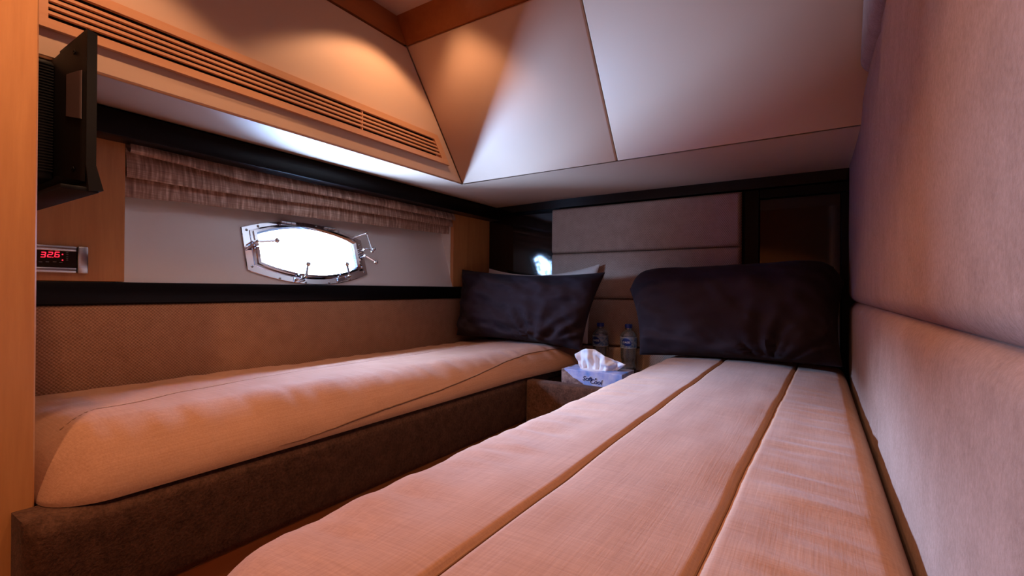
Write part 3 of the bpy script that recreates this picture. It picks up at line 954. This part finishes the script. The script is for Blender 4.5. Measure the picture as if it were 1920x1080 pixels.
# ------------------------------------------------------------------ pillows
def pillow(mat, label, bl, br, tl, tr, T, seed, arch=0.0, conc=0.05, wr=0.006, group=None, arch_p=2.0):
    bl, br, tl, tr = (Vector(p) for p in (bl, br, tl, tr))
    nrm_ = ((br-bl).cross(tl-bl)).normalized()      # towards the camera side
    if nrm_.y > 0: nrm_ = -nrm_
    root = empty('pillow', (bl+br)/2, label, 'pillow', group)
    g = G(); n, m = 74, 46
    def base(u, v):
        uu = u*(1-conc*(1-v*v)); vv_ = v*(1-conc*1.4*(1-u*u))
        a, b = (uu+1)/2, (vv_+1)/2
        p = bl.lerp(br, a).lerp(tl.lerp(tr, a), b)
        p = p+Vector((0, 0, arch))*(1-abs(u)**arch_p)*sm((v+1)/2)
        return p
    def thick(u, v):
        e = (1-abs(u)**3.2)*(1-abs(v)**2.8)
        return T*max(e, 0)**.5
    def surf(u, v, s):
        p = base(u, v); t = thick(u, v)
        k = min(1, t/(T*.5))
        # gathers fanning from the lower edge and the corners
        ang = math.atan2(v+1.25, (u-.35)*1.1); rr = math.hypot(u-.35, v+1.25)
        w_ = wr*1.6*(1-2.2*abs(nz(ang*4.2, rr*1.0, seed)))*math.exp(-(rr/1.15)**2)+wr*.8*(.5-1.6*abs(nz(u*2.2+v*1.2+4, v*1.1-u*.9, seed+8)))
        w_ += wr*nz(u*3+v*2.4, v*3.5-u*.8, seed+3)+wr*.5*nz(u*9+v*4, v*6, seed+6)
        return p+nrm_*(s*t+w_*k*(1 if s > 0 else .3))
    us = [math.sin(math.pi/2*(2*i/(n-1)-1)) for i in range(n)]; vs_ = [math.sin(math.pi/2*(2*j/(m-1)-1)) for j in range(m)]
    F = [[g.bm.verts.new(surf(u, v, 1)) for v in vs_] for u in us]
    Bk = [[F[i][j] if i in (0, n-1) or j in (0, m-1) else g.bm.verts.new(surf(us[i], vs_[j], -.8)) for j in range(m)] for i in range(n)]
    for i in range(n-1):
        for j in range(m-1):
            g.bm.faces.new((F[i][j], F[i+1][j], F[i+1][j+1], F[i][j+1]))
            q = (Bk[i][j], Bk[i][j+1], Bk[i+1][j+1], Bk[i+1][j])
            if len(set(q)) == 4: g.bm.faces.new(q)
    g.build('pillowcase', M[mat], root, sharp=85)
    # sewn edge
    gg = G()
    loop = [F[i][0] for i in range(n)]
    rim = []
    for (u0_, v0_, u1_, v1_) in ((-1, -1, 1, -1), (1, -1, 1, 1), (1, 1, -1, 1), (-1, 1, -1, -1)):
        for k in range(24):
            u, v = lerp(u0_, u1_, k/24), lerp(v0_, v1_, k/24); rim.append(base(u, v))
    rim.append(rim[0]); gg.tube(rim, .0022, 6); gg.build('edge_seam', M[mat], root)
    return root

pillow('cream', 'cream pillow half hidden behind the aubergine pillow under the porthole', (-1.41, 1.885, -.224), (-.835, 1.90, -.232), (-1.39, 1.945, .104), (-.80, 1.945, .112), .040, 5.0, -.030, .05, .004)
pillow('satin', 'aubergine sateen pillow catching daylight beside the cherry panel', (-1.425, 1.735, -.214), (-.790, 1.735, -.238), (-1.440, 1.790, .094), (-.735, 1.845, .072), .075, 2.0, -.012, .045, .021)
pillow('cream', 'cream pillow almost hidden behind the dark pillow by the cushioned wall', (-.50, 1.90, -.235), (.05, 1.90, -.235), (-.48, 1.945, .080), (.05, 1.945, .080), .040, 7.0, 0.0, .04, .004)
pillow('satin', 'dark aubergine pillow in shade against the cushioned wall', (-.565, 1.78, -.243), (.065, 1.74, -.226), (-.628, 1.85, .004), (.072, 1.850, .030), .085, 11.0, .080, .045, .018, None, 12.0)

# ------------------------------------------------------------------ headboard
hb = empty('headboard', (-.65, 2.0075, -.46), 'tan ribbed weave headboard with horizontal channels between the beds', 'headboard')
lv = [-.46, -.245, -.0375, .170, .380]
for a, b in zip(lv, lv[1:]):
    g = G(); pad(g, (-1.056, 2.0075, a+.0006), (1, 0, 0), (0, 0, 1), (0, -1, 0), .813, b-a-.0012, .036, .014, 30, 8, .004, None, 6, .012)
    g.build('channel_cushion', M['weave_head'], hb)

# ------------------------------------------------------------------ nightstand between the beds
NX0, NX1, NY0, NTOP = -.856, -.472, 1.418, -.336
ns = empty('nightstand', (-.665, 1.7, ZFL), 'low upholstered nightstand with glossy black top between the beds', 'nightstand')
g = G(); pad(g, (NX0, NY0+.05, -.560), (1, 0, 0), (0, 0, 1), (0, -1, 0), NX1-NX0, .242, .05, .012, 20, 6, .001, None, 5, .036); g.build('upholstered_front', M['boxcloth'], ns)
G().box(NX0+.002, NX1-.002, NY0+.051, 1.966, ZFL, NTOP-.012).build('carcass', M['darkmatte'], ns)
G().box(NX0+.001, NX1-.001, NY0+.0505, 1.967, NTOP-.012, NTOP, .0015, 1).build('top', M['dark'], ns)
G().box(NX0+.12, NX1-.03, NY0+.044, NY0+.052, -.326, -.320, .001, 1).build('edge_strip', M['satin_metal'], ns)

# ------------------------------------------------------------------ text helper
def text_mesh(body, size, shear=0.0, bold=0.0):
    cu = bpy.data.curves.new('t', 'FONT'); cu.body = body; cu.size = size; cu.shear = shear; cu.offset = bold; cu.resolution_u = 3
    cu.align_x = 'CENTER'; cu.align_y = 'CENTER'
    o = bpy.data.objects.new('t', cu); COL.objects.link(o)
    dg = bpy.context.evaluated_depsgraph_get()
    me = bpy.data.meshes.new_from_object(o.evaluated_get(dg))
    pts = [v.co.copy() for v in me.vertices]; fs = [list(p.vertices) for p in me.polygons]
    bpy.data.objects.remove(o); bpy.data.curves.remove(cu); bpy.data.meshes.remove(me)
    return pts, fs

# ------------------------------------------------------------------ tissue box
BX0, BX1, BY0, BY1, BZ1 = -.757, -.535, 1.500, 1.620, -.277
tb = empty('tissue_box', ((BX0+BX1)/2, (BY0+BY1)/2, NTOP), 'blue printed tissue box with white tissue pulled up on the nightstand', 'tissue box')
G().box(BX0, BX1, BY0, BY1, NTOP+.0005, BZ1, .0012, 1).build('carton', M['carton'], tb)
G().lathe([(.0, 0), (.05, 0), (.05, .0004), (0, .0005)], ((BX0+BX1)/2-.01, (BY0+BY1)/2, BZ1), 28, cap=False).build('opening_film', M['white_print'], tb)
def box_text(body, cx, cz, size):
    for bold, mat, dy in ((.0018, 'white_print', .0006), (.0006, 'navy', .0011)):
        pts, fs = text_mesh(body, size, .25, bold)
        g = G(); v = [g.bm.verts.new((cx+p.x, BY0-dy, cz+p.y)) for p in pts]
        for f in fs:
            try: g.bm.faces.new([v[i] for i in f])
            except ValueError: pass
        g.build('lettering', M[mat], tb, recalc=False)
tc = W(1103, 710.5, 'Y', BY0); box_text('Soft', tc.x-.004, tc.z, .0215)
tc = W(1119, 711.3, 'Y', BY0); box_text('n', tc.x-.004, tc.z+.0015, .011)
tc = W(1117, 716.2, 'Y', BY0); box_text('Cool', tc.x, tc.z-.0005, .0215)
# tissue: one sheet gathered at the slot
g = G()
yc = (BY0+BY1)/2
def tp(px, py): 
    q = W(px, py, 'Y', yc); return q
topc = [(0, 1078, 664), (.12, 1088, 657), (.3, 1103, 652.5), (.45, 1117, 655), (.62, 1134, 665), (.8, 1153, 675), (1, 1175, 683)]
def tfn(u, v):
    px = pl([(a, b) for a, b, c in topc], u); py = pl([(a, c) for a, b, c in topc], u)
    T_ = tp(px, py); B_ = tp(lerp(1089, 1156, u), lerp(688, 694, u)); B_.z = BZ1-.002
    p = B_.lerp(T_, v)
    tri = lambda q: 2*abs(2*(q-math.floor(q+.5)))-1
    fl = tri(u*2.7+v*.25)*.013*(1-v*.4)+tri(u*6.3+.3-v*.4)*.006*(1-v*.6)+.012*nz(u*4, v*3, 9)
    p.y += fl-.012*math.sin(math.pi*u)
    p.x += .004*math.sin(u*17+1)*(1-v)
    return p
g.grid(tfn, 60, 18)
ts = g.build('tissue', M['paper'], tb, sharp=180)
ts.modifiers.new('thickness', 'SOLIDIFY').thickness = .0006

# ------------------------------------------------------------------ water bottles
def bottle(cx, cy, turn, label):
    b = empty('water_bottle', (cx, cy, NTOP), label, 'bottle', 'small water bottles')
    z0 = NTOP+.0006; R = .0335
    pr = [(0, .004), (.012, .002), (.024, 0), (.031, .004), (R, .012), (R, .022), (R-.003, .028), (R-.0055, .040), (R-.003, .050), (R-.001, .055), (R-.0025, .060), (R-.0008, .065), (R-.0025, .070), (R-.0008, .075), (R-.0025, .080), (R-.0008, .085), (R-.0025, .090), (R-.0006, .095),
          (R-.0004, .097), (R-.0004, .141), (R, .144), (R-.0008, .150), (R-.0035, .156), (R-.0085, .162), (R-.0145, .1665), (.0150, .1695), (.0130, .172), (.0128, .174), (.0155, .175), (.0155, .1765), (.0125, .177), (.0125, .182)]
    G().lathe([(r, z) for r, z in pr], (cx, cy, z0), 40, cap=False).build('body', M['pet'], b, sharp=60)
    wt = [(max(0, r-.0012), max(z, .0055)) for r, z in pr if z < .158]+[(0, .1575)]
    G().lathe(wt, (cx, cy, z0), 40, cap=False).build('water', M['water'], b, sharp=60)
    cap_ = G(); cap_.lathe([(0, .1945), (.0145, .1945), (.0155, .193), (.0155, .1795), (.0150, .179), (.0127, .179)], (cx, cy, z0), 32, cap=False)
    co = cap_.build('cap', M['blue_cap'], b)
    lb = G(); lb.lathe([(R+.0001, .0975), (R+.0003, .0975), (R+.0003, .1405), (R+.0001, .1405)], (cx, cy, z0), 48, cap=False)
    lo = lb.build('label_film', M['film'], b, sharp=60)
    for zz in (.0965, .1403):
        G().lathe([(R+.0001, zz), (R+.0007, zz), (R+.0007, zz+.0012), (R+.0001, zz+.0012)], (cx, cy, z0), 48, cap=False).build('label_edge', M['white_print'], lo)
    face = math.atan2(-cy, -cx)+turn      # angle round the bottle that looks at the camera
    def wrap(x, z, d): 
        a = face+x/R
        return Vector((cx+math.cos(a)*(R+d), cy+math.sin(a)*(R+d), z0+z))
    g = G()
    def leaf(u, v):
        x = lerp(-.021, .021, u); s = max(0.0, 1-(2*u-1)**2)
        h = .0155*s**.62
        return wrap(x, .121-.0035*(2*u-1)+lerp(-h, h, v), .0008)
    g.grid(leaf, 26, 7); g.build('emblem', M['blue_logo'], lo)
    pts, fs = text_mesh('OASIS', .0118, 0, .0002)
    g = G(); vs2 = [g.bm.verts.new(wrap(p.x, .1208+p.y, .0013)) for p in pts]
    for f in fs:
        try: g.bm.faces.new([vs2[i] for i in f])
        except ValueError: pass
    g.build('lettering', M['white_print'], lo, recalc=False)
bottle(-.6615, 1.928, -.25, 'small water bottle standing clear of the tissue, nearer the shaded pillow')
bottle(-.786, 1.928, -.62, 'small water bottle partly behind the white tissue')

# ------------------------------------------------------------------ unseen boat shape added outside the hull to block low daylight
nb = empty('daylight_blocker', (-7.6, -0.4, -1.3), 'unseen navy boat shape added outside the porthole to block daylight', 'boat')
M['navy_hull'] = plain('navy gelcoat', (0.012, 0.02, 0.05), 0.25)
M['gelcoat'] = plain('grey gelcoat', (0.06, 0.07, 0.08), 0.3)
g = G()
def hullf(u, v):
    y = lerp(-4.2, 3.4, u)
    taper = math.sqrt(max(0.0, 1-max(0, (u-.55)/.45)**2.2))
    half = 1.15*taper*(.72+.28*v)+.01
    zt = .75+.35*u*u
    return y, half, lerp(-1.45, zt, v)
def hs_(u, v):
    y, h, z = hullf(u, v); return Vector((-7.6+h, y, z))
def hp_(u, v):
    y, h, z = hullf(u, v); return Vector((-7.6-h, y, z))
A = g.grid(hs_, 28, 8); B = g.grid(hp_, 28, 8)
for i in range(27):
    g.bm.faces.new((A[i][7], A[i+1][7], B[i+1][7], B[i][7]))
g.bm.faces.new([A[0][j] for j in range(8)]+[B[0][j] for j in range(7, -1, -1)])
g.build('hull', M['navy_hull'], nb)
g = G(); g.hexa([(-8.4, -3.2, .76), (-6.8, -3.2, .76), (-6.9, 1.2, .9), (-8.3, 1.2, .9), (-8.2, -2.9, 1.55), (-7.0, -2.9, 1.55), (-7.1, .3, 1.55), (-8.1, .3, 1.55)]); g.build('cabin', M['gelcoat'], nb)
for k in range(4):
    y0_ = -2.7+k*.78
    G().box(-6.93, -6.90, y0_, y0_+.6, 1.05, 1.32, .01, 1).build('blocker_window', M['display'], nb)
